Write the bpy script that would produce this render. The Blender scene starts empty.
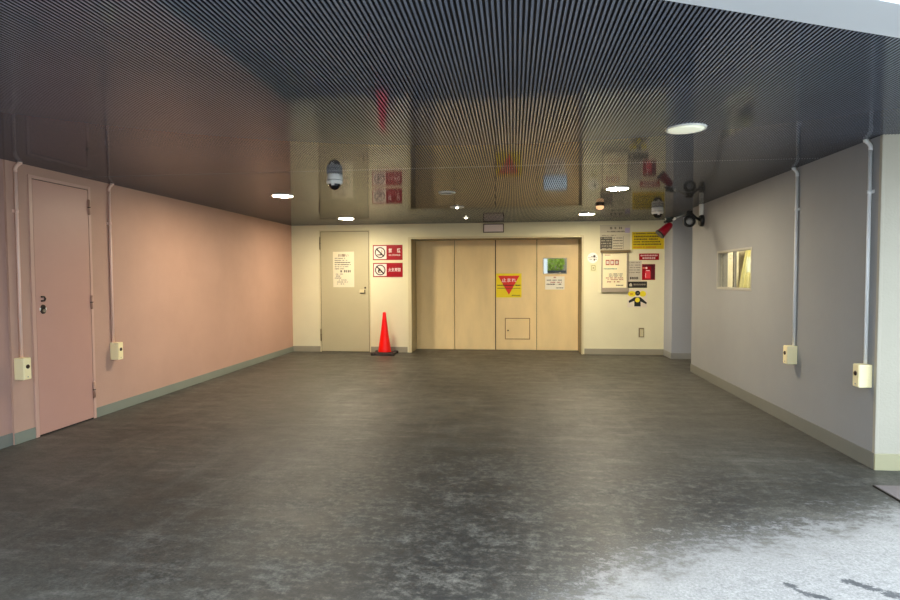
import bpy, bmesh, math, random
from mathutils import Vector, Matrix
PI = math.pi
rnd = random.Random(5)
SC = bpy.context.scene
COL = SC.collection

# ------------------------------------------------------------------ render look
SC.view_settings.view_transform = 'Standard'
SC.view_settings.look = 'None'
SC.view_settings.exposure = 0.58
SC.view_settings.gamma = 1.0
SC.view_settings.use_curve_mapping = False
try:
    SC.cycles.max_bounces = 10
    SC.cycles.diffuse_bounces = 6
    SC.cycles.glossy_bounces = 5
    SC.cycles.transparent_max_bounces = 8
    SC.cycles.sample_clamp_indirect = 6.0
    SC.cycles.caustics_reflective = False
    SC.cycles.caustics_refractive = False
except Exception:
    pass

# ------------------------------------------------------------------ room measures (metres)
H = 2.30            # ceiling
XL = -4.03          # left wall
XR = 2.488          # right wall
YB = 10.11          # back wall
YD = 10.57          # lift door plane
YF = 4.243          # front face of the right wall
def edge(x): return 1.857 + 0.429 * x      # canopy edge on plan

# ------------------------------------------------------------------ materials
def lin(c):
    out = []
    for v in c[:3]:
        v /= 255.0
        out.append(v / 12.92 if v <= 0.04045 else ((v + 0.055) / 1.055) ** 2.4)
    return tuple(out) + (1.0,)
MATS = {}
def mat(name, rgb, rough=0.6, metal=0.0, vary=0.0, vscale=3.0, bump=0.0, bscale=120.0, spec=0.5, coat=0.0, stretch=None):
    if name in MATS: return MATS[name]
    m = bpy.data.materials.new(name); m.use_nodes = True
    nt = m.node_tree; b = nt.nodes['Principled BSDF']
    c = lin(rgb)
    b.inputs['Base Color'].default_value = c
    b.inputs['Roughness'].default_value = rough
    b.inputs['Metallic'].default_value = metal
    b.inputs['Specular IOR Level'].default_value = spec
    b.inputs['Coat Weight'].default_value = coat
    if vary or bump:
        tc = nt.nodes.new('ShaderNodeTexCoord')
        mp = nt.nodes.new('ShaderNodeMapping')
        geo = nt.nodes.new('ShaderNodeNewGeometry')
        nt.links.new(geo.outputs['Position'], mp.inputs['Vector'])
        if stretch: mp.inputs['Scale'].default_value = stretch
    if vary:
        n = nt.nodes.new('ShaderNodeTexNoise'); n.inputs['Scale'].default_value = vscale
        n.inputs['Detail'].default_value = 6; n.inputs['Roughness'].default_value = 0.6
        nt.links.new(mp.outputs[0], n.inputs['Vector'])
        r = nt.nodes.new('ShaderNodeMapRange')
        r.inputs['From Min'].default_value = 0.3; r.inputs['From Max'].default_value = 0.7
        r.inputs['To Min'].default_value = 1 - vary; r.inputs['To Max'].default_value = 1 + vary
        nt.links.new(n.outputs['Fac'], r.inputs['Value'])
        mx = nt.nodes.new('ShaderNodeMix'); mx.data_type = 'RGBA'; mx.blend_type = 'MULTIPLY'
        mx.inputs[0].default_value = 1.0; mx.inputs[6].default_value = c
        nt.links.new(r.outputs[0], mx.inputs[7])
        nt.links.new(mx.outputs[2], b.inputs['Base Color'])
    if bump:
        n2 = nt.nodes.new('ShaderNodeTexNoise'); n2.inputs['Scale'].default_value = bscale
        n2.inputs['Detail'].default_value = 3
        nt.links.new(mp.outputs[0], n2.inputs['Vector'])
        bp = nt.nodes.new('ShaderNodeBump'); bp.inputs['Strength'].default_value = bump
        bp.inputs['Distance'].default_value = 0.004
        nt.links.new(n2.outputs['Fac'], bp.inputs['Height'])
        nt.links.new(bp.outputs[0], b.inputs['Normal'])
    MATS[name] = m
    return m
def emit(name, rgb, strength):
    m = bpy.data.materials.new(name); m.use_nodes = True
    b = m.node_tree.nodes['Principled BSDF']
    b.inputs['Base Color'].default_value = lin(rgb)
    b.inputs['Emission Color'].default_value = lin(rgb)
    b.inputs['Emission Strength'].default_value = strength
    return m

DRIPS = ((1.45, 2.655, 1.555, 2.59, 0.022), (1.575, 2.565, 1.66, 2.50, 0.024), (1.19, 2.60, 1.215, 2.545, 0.016), (1.23, 2.53, 1.30, 2.50, 0.014))
def floor_material():
    m = bpy.data.materials.new('sealed_concrete'); m.use_nodes = True
    nt = m.node_tree; N = nt.nodes; Lk = nt.links; b = N['Principled BSDF']
    geo = N.new('ShaderNodeNewGeometry')
    def mapping(s, rz=0, loc=(0, 0, 0)):
        mp = N.new('ShaderNodeMapping'); mp.inputs['Scale'].default_value = s
        mp.inputs['Rotation'].default_value = (0, 0, rz); mp.inputs['Location'].default_value = loc
        Lk.new(geo.outputs['Position'], mp.inputs['Vector']); return mp.outputs[0]
    def noise(vec, sc, det=5, ro=0.6, dist=0.0):
        n = N.new('ShaderNodeTexNoise'); n.inputs['Scale'].default_value = sc
        n.inputs['Detail'].default_value = det; n.inputs['Roughness'].default_value = ro
        n.inputs['Distortion'].default_value = dist
        Lk.new(vec, n.inputs['Vector']); return n.outputs['Fac']
    def rng(v, a, b_, c=0.0, d=1.0, smooth=True):
        r = N.new('ShaderNodeMapRange'); r.interpolation_type = 'SMOOTHSTEP' if smooth else 'LINEAR'
        for k, x in zip(('From Min', 'From Max', 'To Min', 'To Max'), (a, b_, c, d)): r.inputs[k].default_value = x
        Lk.new(v, r.inputs['Value']); return r.outputs[0]
    def mth(op, a, b_):
        x = N.new('ShaderNodeMath'); x.operation = op
        for i, v in enumerate((a, b_)):
            if isinstance(v, (int, float)): x.inputs[i].default_value = v
            else: Lk.new(v, x.inputs[i])
        return x.outputs[0]
    def mix(f, a, b_):
        x = N.new('ShaderNodeMix'); x.data_type = 'RGBA'
        if isinstance(f, (int, float)): x.inputs[0].default_value = f
        else: Lk.new(f, x.inputs[0])
        for i, v in ((6, a), (7, b_)):
            if isinstance(v, tuple): x.inputs[i].default_value = v
            else: Lk.new(v, x.inputs[i])
        return x.outputs[2]
    sep = N.new('ShaderNodeSeparateXYZ'); Lk.new(geo.outputs['Position'], sep.inputs[0])
    X, Y = sep.outputs[0], sep.outputs[1]
    # perpendicular distance inside the canopy edge: the floor colour gets paler towards the street
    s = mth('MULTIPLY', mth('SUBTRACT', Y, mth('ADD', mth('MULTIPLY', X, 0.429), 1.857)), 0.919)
    big = noise(mapping((0.55, 0.45, 1)), 1.0, 4)
    streak = noise(mapping((3.2, 0.5, 1), rz=0.5), 1.6, 8, 0.7, 0.05)
    scuff = noise(mapping((1.0, 4.0, 1), rz=0.12), 1.8, 10, 0.75, 0.0)
    mott = noise(mapping((0.75, 1.2, 1)), 4.5, 12, 0.8, 0.0)
    fine = noise(mapping((1, 1.3, 1)), 17, 8, 0.75)
    grain = noise(mapping((1, 1, 1)), 75, 4, 0.8)
    dark = (0.038, 0.036, 0.030, 1); base = (0.076, 0.072, 0.059, 1); pale = (0.142, 0.134, 0.116, 1)
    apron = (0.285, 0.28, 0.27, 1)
    c = mix(rng(big, 0.32, 0.60), dark, base)
    c = mix(rng(streak, 0.50, 0.70, 0, 0.45), c, (0.125, 0.12, 0.102, 1))
    c = mix(rng(scuff, 0.50, 0.68, 0, 0.6), c, (0.15, 0.142, 0.122, 1))
    c = mix(rng(scuff, 0.48, 0.32, 0, 0.65), c, (0.032, 0.031, 0.027, 1))
    # worn drive-in zone in front: tyre-blackened, with pale abraded patches
    wob = mth('MULTIPLY', mth('SUBTRACT', mott, 0.5), 1.2)
    Xw = mth('ADD', X, wob); Yw_ = mth('ADD', Y, wob)
    z1_ = mth('MULTIPLY', mth('MULTIPLY', rng(Xw, -1.7, -1.0), rng(Xw, 0.75, 0.25)), rng(Yw_, 5.0, 4.2))
    z2_ = mth('MULTIPLY', mth('MULTIPLY', rng(Xw, 0.45, 0.7), rng(Xw, 1.6, 1.15)), rng(Yw_, 4.4, 3.8))
    zone = mth('MAXIMUM', z1_, z2_)
    c = mix(mth('MULTIPLY', zone, rng(mth('ADD', mth('MULTIPLY', mott, 0.6), mth('MULTIPLY', fine, 0.4)), 0.42, 0.60, 0.95, 0.12)), c, (0.025, 0.0255, 0.0255, 1))
    abr = mth('MULTIPLY', mth('MULTIPLY', rng(Y, 5.6, 2.6), rng(X, -2.6, -0.6, 0.35, 1.0)), rng(mth('ADD', mth('MULTIPLY', mott, 0.5), mth('MULTIPLY', fine, 0.5)), 0.48, 0.62, 0, 0.75))
    c = mix(abr, c, pale)
    # apron: paler colour along the canopy edge, with a ragged speckled border
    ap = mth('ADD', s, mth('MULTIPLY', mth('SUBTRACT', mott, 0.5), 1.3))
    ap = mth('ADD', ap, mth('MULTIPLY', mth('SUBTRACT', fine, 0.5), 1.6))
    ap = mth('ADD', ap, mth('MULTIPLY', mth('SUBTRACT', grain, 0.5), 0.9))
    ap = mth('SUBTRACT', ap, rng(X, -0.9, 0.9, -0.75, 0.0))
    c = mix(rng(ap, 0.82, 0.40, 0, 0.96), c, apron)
    # dark damp drips on the pale apron
    def blob(x0, y0, x1, y1, w_):
        import math as _m
        L_ = _m.hypot(x1 - x0, y1 - y0); ux, uy = (x1 - x0) / L_, (y1 - y0) / L_
        xm, ym = (x0 + x1) / 2, (y0 + y1) / 2
        dx = mth('SUBTRACT', X, xm); dy = mth('SUBTRACT', Y, ym)
        al = mth('ADD', mth('MULTIPLY', dx, ux), mth('MULTIPLY', dy, uy))
        ac = mth('SUBTRACT', mth('MULTIPLY', dx, -uy), mth('MULTIPLY', dy, -ux))
        al = mth('MAXIMUM', mth('SUBTRACT', mth('ABSOLUTE', al, 0), L_ / 2), 0)
        d_ = mth('SQRT', mth('ADD', mth('MULTIPLY', al, al), mth('MULTIPLY', ac, ac)), 0)
        d_ = mth('ADD', d_, mth('MULTIPLY', mth('SUBTRACT', fine, 0.5), 0.12))
        d_ = mth('ADD', d_, mth('MULTIPLY', mth('SUBTRACT', grain, 0.5), 0.05))
        return rng(d_, w_ + 0.008, w_ - 0.008)
    m_ = None
    for q in DRIPS:
        k = blob(*q); m_ = k if m_ is None else mth('MAXIMUM', m_, k)
    c = mix(mth('MULTIPLY', m_, 0.9), c, (0.060, 0.064, 0.070, 1))
    g = N.new('ShaderNodeMix'); g.data_type = 'RGBA'; g.blend_type = 'MULTIPLY'; g.inputs[0].default_value = 1
    Lk.new(c, g.inputs[6]); Lk.new(mth('MULTIPLY', rng(grain, 0.36, 0.64, 0.68, 1.32, False), rng(fine, 0.35, 0.65, 0.80, 1.20, False)), g.inputs[7])
    Lk.new(g.outputs[2], b.inputs['Base Color'])
    Lk.new(rng(mott, 0.3, 0.7, 0.42, 0.6), b.inputs['Roughness'])
    b.inputs['Specular IOR Level'].default_value = 0.4
    bp = N.new('ShaderNodeBump'); bp.inputs['Strength'].default_value = 0.12; bp.inputs['Distance'].default_value = 0.003
    Lk.new(mth('ADD', grain, mott), bp.inputs['Height']); Lk.new(bp.outputs[0], b.inputs['Normal'])
    return m

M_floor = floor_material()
M_pink = mat('pink_stucco', (192, 153, 133), 0.75, vary=0.06, vscale=1.3, bump=0.35, bscale=90)
M_mauve = mat('mauve_stucco', (178, 140, 126), 0.8, vary=0.05, vscale=1.5, bump=0.35, bscale=90)
M_pinkpaint = mat('pink_paint', (196, 150, 134), 0.45, vary=0.03, vscale=2)
M_pinktrim = mat('pink_trim_paint', (206, 165, 147), 0.4)
M_pinkpipe = mat('pink_pipe_paint', (244, 206, 186), 0.35)
M_cream = mat('cream_stucco', (236, 228, 192), 0.75, vary=0.04, vscale=1.5, bump=0.2, bscale=110)
M_frame = mat('cream_frame_paint', (220, 208, 166), 0.45)
M_jamb = mat('jamb_paint', (165, 150, 112), 0.5)
M_panel = mat('lift_panel_paint', (244, 216, 160), 0.42, vary=0.09, vscale=1.6, stretch=(1.6, 1, 0.5))
M_gdoor = mat('beige_door_paint', (198, 188, 152), 0.42, vary=0.03, vscale=2)
M_grey = mat('grey_stucco', (150, 150, 149), 0.75, vary=0.05, vscale=1.2, bump=0.35, bscale=90)
M_white = mat('pale_stucco', (176, 168, 150), 0.8, vary=0.04, vscale=2, bump=0.5, bscale=70)
M_baseg = mat('green_grey_vinyl', (132, 136, 122), 0.5, vary=0.05)
M_baseb = mat('taupe_vinyl', (160, 152, 132), 0.5, vary=0.05)
M_baser = mat('olive_grey_vinyl', (120, 119, 110), 0.5, vary=0.05)
M_basew = mat('pale_vinyl', (164, 156, 122), 0.55, vary=0.05)
M_strip = mat('ceiling_strip', (138, 147, 166), 0.06, metal=0.4)
M_stripedge = mat('ceiling_strip_edge', (42, 44, 51), 0.6, spec=0.1)  # strip sides coloured dark to stand for the unlit gaps
M_groove = mat('ceiling_groove', (14, 14, 16), 0.7)
M_seam = mat('ceiling_seam_highlight', (150, 150, 148), 0.3)
M_soffit = mat('white_metal_fascia', (222, 226, 230), 0.5)
M_steel = mat('steel', (170, 168, 160), 0.3, metal=0.9)
M_brass = mat('aged_hinge', (150, 138, 110), 0.4, metal=0.5)
M_hingepink = mat('hinge_pink', (190, 150, 128), 0.4, metal=0.3)
M_black = mat('black_plastic', (20, 20, 22), 0.4)
M_dark = mat('dark_gap', (34, 26, 18), 0.8)
M_bronze = mat('dark_bronze', (70, 56, 46), 0.35, metal=0.6)
M_boxc = mat('cream_plastic', (255, 238, 186), 0.4)
M_whitepl = mat('white_plastic', (250, 248, 238), 0.35)
M_pipeg = mat('grey_conduit_paint', (240, 240, 238), 0.4)
M_red = mat('sign_red', (164, 0, 22), 0.3, spec=0.3)
M_redd = mat('hood_red', (140, 4, 30), 0.4)
M_cone = mat('cone_red', (252, 12, 0), 0.3, spec=0.35)
M_rubber = mat('rubber', (44, 36, 34), 0.6)
M_paper = mat('paper', (236, 226, 196), 0.6)
M_paperw = mat('white_paper', (244, 238, 222), 0.5)
M_signw = mat('sign_white', (246, 226, 216), 0.35)
M_yellow = mat('sign_yellow', (250, 224, 8), 0.35)
M_ochre = mat('board_yellow', (226, 196, 16), 0.4)
M_tri = mat('triangle_red', (236, 52, 34), 0.35)
M_ink = mat('ink', (52, 44, 36), 0.6)
M_inkred = mat('red_ink', (176, 80, 58), 0.6)
M_inkgrey = mat('grey_ink', (120, 110, 95), 0.6)
M_signtxt = mat('white_lettering', (255, 236, 232), 0.4)
M_board = mat('pale_board', (212, 202, 176), 0.5)
M_alu = mat('aluminium', (176, 166, 148), 0.4, metal=0.4)
M_lilac = mat('lilac_paper', (196, 180, 206), 0.6)
M_mat = mat('mat_top', (112, 103, 100), 0.85, vary=0.08, vscale=8, bump=0.5, bscale=200)
M_curt = mat('yellow_curtain', (232, 228, 168), 0.8, vary=0.05)
M_boothw = mat('booth_wall', (196, 184, 160), 0.8)
M_locker = mat('cream_locker', (250, 242, 214), 0.4)
M_shelf = mat('booth_counter', (150, 132, 122), 0.5)
M_greyg = mat('grey_green_board', (126, 130, 104), 0.6)
M_leaf = mat('leaf_green', (146, 164, 52), 0.6, vary=0.3, vscale=6)
M_bark = mat('bark', (90, 72, 54), 0.9)
M_gwall = mat('garden_wall_block', (150, 130, 100), 0.9, vary=0.1)
M_cap = mat('dark_coping', (30, 29, 24), 0.8)
M_gatew = mat('white_post', (190, 184, 176), 0.7)
M_domeb = bpy.data.materials.new('smoked_dome'); M_domeb.use_nodes = True
_b = M_domeb.node_tree.nodes['Principled BSDF']; _b.inputs['Base Color'].default_value = (0.008, 0.008, 0.008, 1); _b.inputs['Roughness'].default_value = 0.06
M_mirror = mat('mirror_glass', (200, 204, 200), 0.02, metal=1.0)
def glass_mat():
    m = bpy.data.materials.new('window_glass'); m.use_nodes = True
    nt = m.node_tree; N = nt.nodes
    for n in list(N):
        if n.type == 'BSDF_PRINCIPLED': N.remove(n)
    tr = N.new('ShaderNodeBsdfTransparent'); tr.inputs[0].default_value = (0.95, 0.97, 0.95, 1)
    gl = N.new('ShaderNodeBsdfGlossy'); gl.inputs['Roughness'].default_value = 0.02
    fr = N.new('ShaderNodeFresnel'); fr.inputs['IOR'].default_value = 1.45
    mx = N.new('ShaderNodeMixShader')
    gg = N.new('ShaderNodeNewGeometry'); mm = N.new('ShaderNodeMath'); mm.operation = 'MULTIPLY_ADD'
    mm.inputs[1].default_value = -1; mm.inputs[2].default_value = 1; nt.links.new(gg.outputs['Backfacing'], mm.inputs[0])
    m2 = N.new('ShaderNodeMath'); m2.operation = 'MULTIPLY'; nt.links.new(fr.outputs[0], m2.inputs[0]); nt.links.new(mm.outputs[0], m2.inputs[1])
    nt.links.new(m2.outputs[0], mx.inputs[0]); nt.links.new(tr.outputs[0], mx.inputs[1]); nt.links.new(gl.outputs[0], mx.inputs[2])
    nt.links.new(mx.outputs[0], N['Material Output'].inputs[0])
    return m
M_glass = glass_mat()
WARM = (255, 240, 210)
M_lampw = emit('lamp_glow', WARM, 285.0)
M_lampe = emit('lamp_dim_diffuser', (226, 228, 205), 0.42)
M_bulb = emit('small_bulb_glow', (255, 244, 220), 6.0)
M_amber = emit('amber_lens_glow', (240, 190, 140), 0.75)
M_booth = emit('booth_lamp_glow', (255, 240, 210), 85.0)

# ------------------------------------------------------------------ mesh builder (world coordinates)
class MB:
    def __init__(s): s.v = []; s.f = []; s.m = []; s.smooth = []; s.mats = []
    def mi(s, m):
        if m not in s.mats: s.mats.append(m)
        return s.mats.index(m)
    def add(s, vs, fs, m, smooth=False):
        o = len(s.v); s.v += [tuple(v) for v in vs]; k = s.mi(m)
        for f in fs: s.f.append(tuple(o + i for i in f)); s.m.append(k); s.smooth.append(smooth)
    def bm(s, bm, m, smooth=False):
        bm.verts.index_update()
        s.add([v.co[:] for v in bm.verts], [[v.index for v in f.verts] for f in bm.faces], m, smooth); bm.free()
    def box(s, x0, x1, y0, y1, z0, z1, m, bevel=0.0, rot=None, seg=2):
        bm = bmesh.new(); bmesh.ops.create_cube(bm, size=1)
        c = Vector(((x0 + x1) / 2, (y0 + y1) / 2, (z0 + z1) / 2))
        for v in bm.verts: v.co = Vector((v.co.x * abs(x1 - x0), v.co.y * abs(y1 - y0), v.co.z * abs(z1 - z0)))
        if bevel > 0: bmesh.ops.bevel(bm, geom=list(bm.edges), offset=bevel, segments=seg, affect='EDGES', profile=0.6)
        for v in bm.verts:
            if rot is not None: v.co = rot @ v.co
            v.co += c
        s.bm(bm, m)
    def tube(s, p0, p1, r0, r1, m, n=20, caps=True):
        p0 = Vector(p0); p1 = Vector(p1); d = (p1 - p0).normalized()
        a = d.orthogonal().normalized(); b = d.cross(a)
        vs = []
        for p, r in ((p0, r0), (p1, r1)):
            for i in range(n):
                t = 2 * PI * i / n; vs.append(p + a * (r * math.cos(t)) + b * (r * math.sin(t)))
        s.add(vs, [(i, (i + 1) % n, n + (i + 1) % n, n + i) for i in range(n)], m, True)
        if caps:
            s.add(vs[:n], [tuple(range(n))[::-1]], m); s.add(vs[n:], [tuple(range(n))], m)
    def path(s, pts, r, m, n=14):
        pts = [Vector(p) for p in pts]; rings = []
        ref = None
        for i, p in enumerate(pts):
            d = (pts[min(i + 1, len(pts) - 1)] - pts[max(i - 1, 0)]).normalized()
            a = d.orthogonal().normalized() if ref is None else (ref - d * ref.dot(d)).normalized()
            ref = a; b = d.cross(a)
            rings.append([p + a * (r * math.cos(2 * PI * k / n)) + b * (r * math.sin(2 * PI * k / n)) for k in range(n)])
        vs = [v for rg in rings for v in rg]
        fs = [(i * n + k, i * n + (k + 1) % n, (i + 1) * n + (k + 1) % n, (i + 1) * n + k) for i in range(len(pts) - 1) for k in range(n)]
        s.add(vs, fs, m, True)
        s.add(rings[0], [tuple(range(n))[::-1]], m); s.add(rings[-1], [tuple(range(n))], m)
    def lathe(s, prof, c, m, axis=(0, 0, 1), n=32, smooth=True):
        """prof: list of (radius, height along axis)"""
        ax = Vector(axis).normalized(); a = ax.orthogonal().normalized(); b = ax.cross(a); c = Vector(c)
        vs = []
        for r, h in prof:
            for k in range(n):
                t = 2 * PI * k / n; vs.append(c + ax * h + a * (r * math.cos(t)) + b * (r * math.sin(t)))
        fs = []
        for i in range(len(prof) - 1):
            for k in range(n): fs.append((i * n + k, i * n + (k + 1) % n, (i + 1) * n + (k + 1) % n, (i + 1) * n + k))
        s.add(vs, fs, m, smooth)
        for idx, rev in ((0, True), (len(prof) - 1, False)):
            if prof[idx][0] > 1e-5:
                ring = vs[idx * n:(idx + 1) * n]; f = tuple(range(n)); s.add(ring, [f[::-1] if rev else f], m)
    def poly(s, pts, y, m, t=0.0008):
        """flat polygon in XZ at depth y, facing -Y, with thickness t"""
        n = len(pts)
        vs = [(x, y - t, z) for x, z in pts] + [(x, y, z) for x, z in pts]
        s.add(vs, [tuple(range(n)), tuple(range(2 * n - 1, n - 1, -1))] + [(i, n + i, n + (i + 1) % n, (i + 1) % n) for i in range(n)], m)
    def ring(s, cx, cz, r0, r1, y, m, n=32, t=0.0008):
        vs = []
        for rr in (r0, r1):
            for k in range(n):
                a = 2 * PI * k / n; vs.append((cx + rr * math.cos(a), y - t, cz + rr * math.sin(a)))
        s.add(vs, [(k, (k + 1) % n, n + (k + 1) % n, n + k) for k in range(n)], m)
    def build(s, name, parent=None):
        me = bpy.data.meshes.new(name)
        off = Vector(parent.matrix_basis.translation) if parent else Vector((0, 0, 0))
        p = parent
        while p is not None and p.parent is not None:
            p = p.parent; off = off + Vector(p.matrix_basis.translation)
        me.from_pydata([tuple(Vector(v) - off) for v in s.v], [], s.f)
        for m in s.mats: me.materials.append(m)
        me.polygons.foreach_set('material_index', s.m); me.polygons.foreach_set('use_smooth', s.smooth)
        bm = bmesh.new(); bm.from_mesh(me)
        bmesh.ops.remove_doubles(bm, verts=list(bm.verts), dist=1e-5)
        bmesh.ops.recalc_face_normals(bm, faces=list(bm.faces)); bm.to_mesh(me); bm.free()
        me.update()
        o = bpy.data.objects.new(name, me); COL.objects.link(o)
        if parent: o.parent = parent
        return o
def tag(o, label, cat, group=None, kind=None):
    o['label'] = label; o['category'] = cat
    if group: o['group'] = group
    if kind: o['kind'] = kind
    return o
def thing(name, loc, label, cat, group=None, kind=None):
    o = bpy.data.objects.new(name, None); COL.objects.link(o); o.location = loc
    o.empty_display_size = 0.1
    return tag(o, label, cat, group, kind)
def one(name, fn, parent=None):
    b = MB(); fn(b); return b.build(name, parent)
def struct(name, b, label, cat):
    return tag(b.build(name), label, cat, kind='structure')
def dup(root, loc, label, group=None):
    r = root.copy(); COL.objects.link(r); r.location = loc; r['label'] = label
    if group: r['group'] = group
    for ch in list(root.children):
        c = ch.copy(); COL.objects.link(c); c.parent = r
        for g in list(ch.children):
            d = g.copy(); COL.objects.link(d); d.parent = c
    return r

def text_into(b, body, x, z, y, h, m, width=None, bold=0.0):
    """lettering standing on a wall facing -Y, centred on (x, z), fitted to height h (and width)"""
    cu = bpy.data.curves.new('lettering_curve', 'FONT'); cu.body = body; cu.size = 1.0
    cu.align_x = 'LEFT'; cu.resolution_u = 3; cu.offset = bold
    o = bpy.data.objects.new('lettering_tmp', cu); COL.objects.link(o)
    bpy.context.view_layer.update()
    dg = bpy.context.evaluated_depsgraph_get()
    me = bpy.data.meshes.new_from_object(o.evaluated_get(dg))
    vs = [v.co.copy() for v in me.vertices]; fs = [tuple(p.vertices) for p in me.polygons]
    bpy.data.objects.remove(o); bpy.data.meshes.remove(me); bpy.data.curves.remove(cu)
    if not vs: return
    x0 = min(v.x for v in vs); x1 = max(v.x for v in vs); y0 = min(v.y for v in vs); y1 = max(v.y for v in vs)
    sy = h / max(y1 - y0, 1e-6); sx = sy if width is None else width / max(x1 - x0, 1e-6)
    b.add([(x + (v.x - (x0 + x1) / 2) * sx, y, z + (v.y - (y0 + y1) / 2) * sy) for v in vs], fs, m)
def glyphs(b, x0, x1, z, h, y, m, seed, fill=0.72):
    """one line of small illegible print"""
    r = random.Random(seed); x = x0
    while x < x1 - 0.3 * h:
        w = h * r.uniform(0.55, 1.0)
        if r.random() < fill:
            k = r.randint(2, 3)
            for i in range(k):
                zz = z - h / 2 + h * (i + 0.5) / k
                b.poly([(x, zz - h * 0.13), (min(x + w * r.uniform(0.7, 1), x1), zz - h * 0.13), (min(x + w, x1), zz + h * 0.13), (x, zz + h * 0.13)], y, m)
            xv = x + w * r.uniform(0.3, 0.6)
            b.poly([(xv - h * 0.1, z - h / 2), (xv + h * 0.1, z - h / 2), (xv + h * 0.1, z + h / 2), (xv - h * 0.1, z + h / 2)], y, m)
        x += w + h * 0.18
    b.poly([(x0, z - h * 0.05), (x1, z - h * 0.05), (x1, z + h * 0.05), (x0, z + h * 0.05)], y, m)
class Split:
    """stands in for a mesh builder: every printed line or block becomes a part of its own"""
    def __init__(s, t): s.t = t
def splittable(fn, name):
    def g(b, *a, **k):
        if isinstance(b, Split):
            m = MB(); fn(m, *a, **k)
            if m.v: m.build(name, b.t)
        else: fn(b, *a, **k)
    return g
def rect(b, x0, x1, z0, z1, y, m, t=0.0008): b.poly([(x0, z0), (x1, z0), (x1, z1), (x0, z1)], y, m, t)
def circ(b, cx, cz, r, y, m, n=28, t=0.0008, sz=1.0): b.poly([(cx + r * math.cos(2 * PI * k / n), cz + sz * r * math.sin(2 * PI * k / n)) for k in range(n)], y, m, t)

text_into = splittable(text_into, 'lettering'); glyphs = splittable(glyphs, 'text_line')
_rect = rect
rect = splittable(_rect, 'printed_block'); circ = splittable(circ, 'printed_spot')
# ------------------------------------------------------------------ camera
cam_d = bpy.data.cameras.new('camera'); cam = bpy.data.objects.new('camera', cam_d); COL.objects.link(cam)
fwd = Vector((-0.11027333, 0.99311508, -0.03952507)); rgt = Vector((0.9939013, 0.11018418, -0.00443361)); upv = rgt.cross(fwd)
mw = Matrix.Identity(4)
for i in range(3):
    mw[i][0] = rgt[i]; mw[i][1] = upv[i]; mw[i][2] = -fwd[i]
mw[2][3] = 1.3469
cam.matrix_world = mw
cam_d.sensor_width = 36.0; cam_d.lens = 572.548 * 36.0 / 900.0; cam_d.clip_start = 0.02
SC.camera = cam

# ------------------------------------------------------------------ daylight
w = bpy.data.worlds.new('sky'); SC.world = w; w.use_nodes = True
bg = w.node_tree.nodes['Background']; bg.inputs[0].default_value = (0.70, 0.85, 1.0, 1); bg.inputs[1].default_value = 3.6
sd = bpy.data.lights.new('sun', 'SUN'); sd.energy = 1.6; sd.angle = math.radians(14); sd.color = (1.0, 0.98, 0.95)
so = bpy.data.objects.new('sun', sd); COL.objects.link(so)
el = math.radians(68)
sdir = Vector((-0.394 * math.cos(el), 0.919 * math.cos(el), -math.sin(el)))
so.rotation_euler = sdir.to_track_quat('-Z', 'Y').to_euler(); so.location = (0, -4, 8)

# ------------------------------------------------------------------ room shell
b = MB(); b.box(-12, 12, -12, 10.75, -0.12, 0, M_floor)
struct('floor', b, 'dark worn concrete floor, paler towards the street', 'floor')

def ceiling():
    b = MB()
    vs, fs = [], []
    pitch, fw, d, ch, cw = 0.02, 0.0130, 0.008, 0.0016, 0.002
    x = XL - 0.01
    segs = lambda x: [(edge(x), 4.996), (5.004, YB + 0.0)]
    while x < 4.6:
        for (y0, y1) in segs(x):
            if y1 <= y0: continue
            o = len(vs)
            prof = [(x, H + d), (x, H + ch), (x + cw, H), (x + fw - cw, H), (x + fw, H + ch), (x + fw, H + d)]
            for yy in (y0, y1):
                for px, pz in prof: vs.append((px, yy, pz))
            fs += [(o + i, o + i + 1, o + 6 + i + 1, o + 6 + i) for i in range(5)] + [(o + 5, o + 4, o + 3, o + 2, o + 1, o), (o + 6, o + 7, o + 8, o + 9, o + 10, o + 11)]
        x += pitch
    b.add(vs, fs, M_strip); em = b.mi(M_stripedge)
    for i in range(len(fs)):
        if i % 7 in (0, 1, 3, 4): b.m[i] = em
    # backing and roof slab above, cut along the slanting canopy edge
    xa, xb = -6.0, 6.0
    p = [(xa, edge(xa)), (xb, edge(xb)), (xb, 10.9), (xa, 10.9)]
    z0, z1 = H + d, 2.95
    b.add([(x, y, z0) for x, y in p] + [(x, y, z1) for x, y in p], [(0, 1, 2, 3), (4, 5, 6, 7), (0, 1, 5, 4), (1, 2, 6, 5), (2, 3, 7, 6), (3, 0, 4, 7)], M_groove)
    b.box(XL, 4.5, 4.9965, 5.0035, H + 0.0015, H + d, M_seam)  # pale strip puts the highlight on the seam edges into the colour
    me = bpy.data.meshes.new('ceiling'); me.from_pydata(b.v, [], b.f)
    for m in b.mats: me.materials.append(m)
    me.polygons.foreach_set('material_index', b.m)
    bm = bmesh.new(); bm.from_mesh(me); bmesh.ops.recalc_face_normals(bm, faces=list(bm.faces)); bm.to_mesh(me); bm.free()
    o = bpy.data.objects.new('ceiling', me); COL.objects.link(o)
    tag(o, 'dark glossy metal strip ceiling with fine grooves running to the back', 'ceiling', kind='structure')
ceiling()
b = MB()   # fascia beam along the canopy edge
nx, ny = 0.394, -0.919
pts = []
for x in (-6.0, 6.0):
    y = edge(x); pts += [(x, y), (x + nx * 0.21, y + ny * 0.21)]
z0, z1 = H - 0.004, 2.95
q = [pts[0], pts[2], pts[3], pts[1]]
b.add([(x, y, z0) for x, y in q] + [(x, y, z1) for x, y in q], [(0, 1, 2, 3), (4, 5, 6, 7), (0, 1, 5, 4), (1, 2, 6, 5), (2, 3, 7, 6), (3, 0, 4, 7)], M_soffit)
struct('trim_1', b, 'pale grey fascia beam along the slanting front edge of the ceiling', 'beam')

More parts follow.
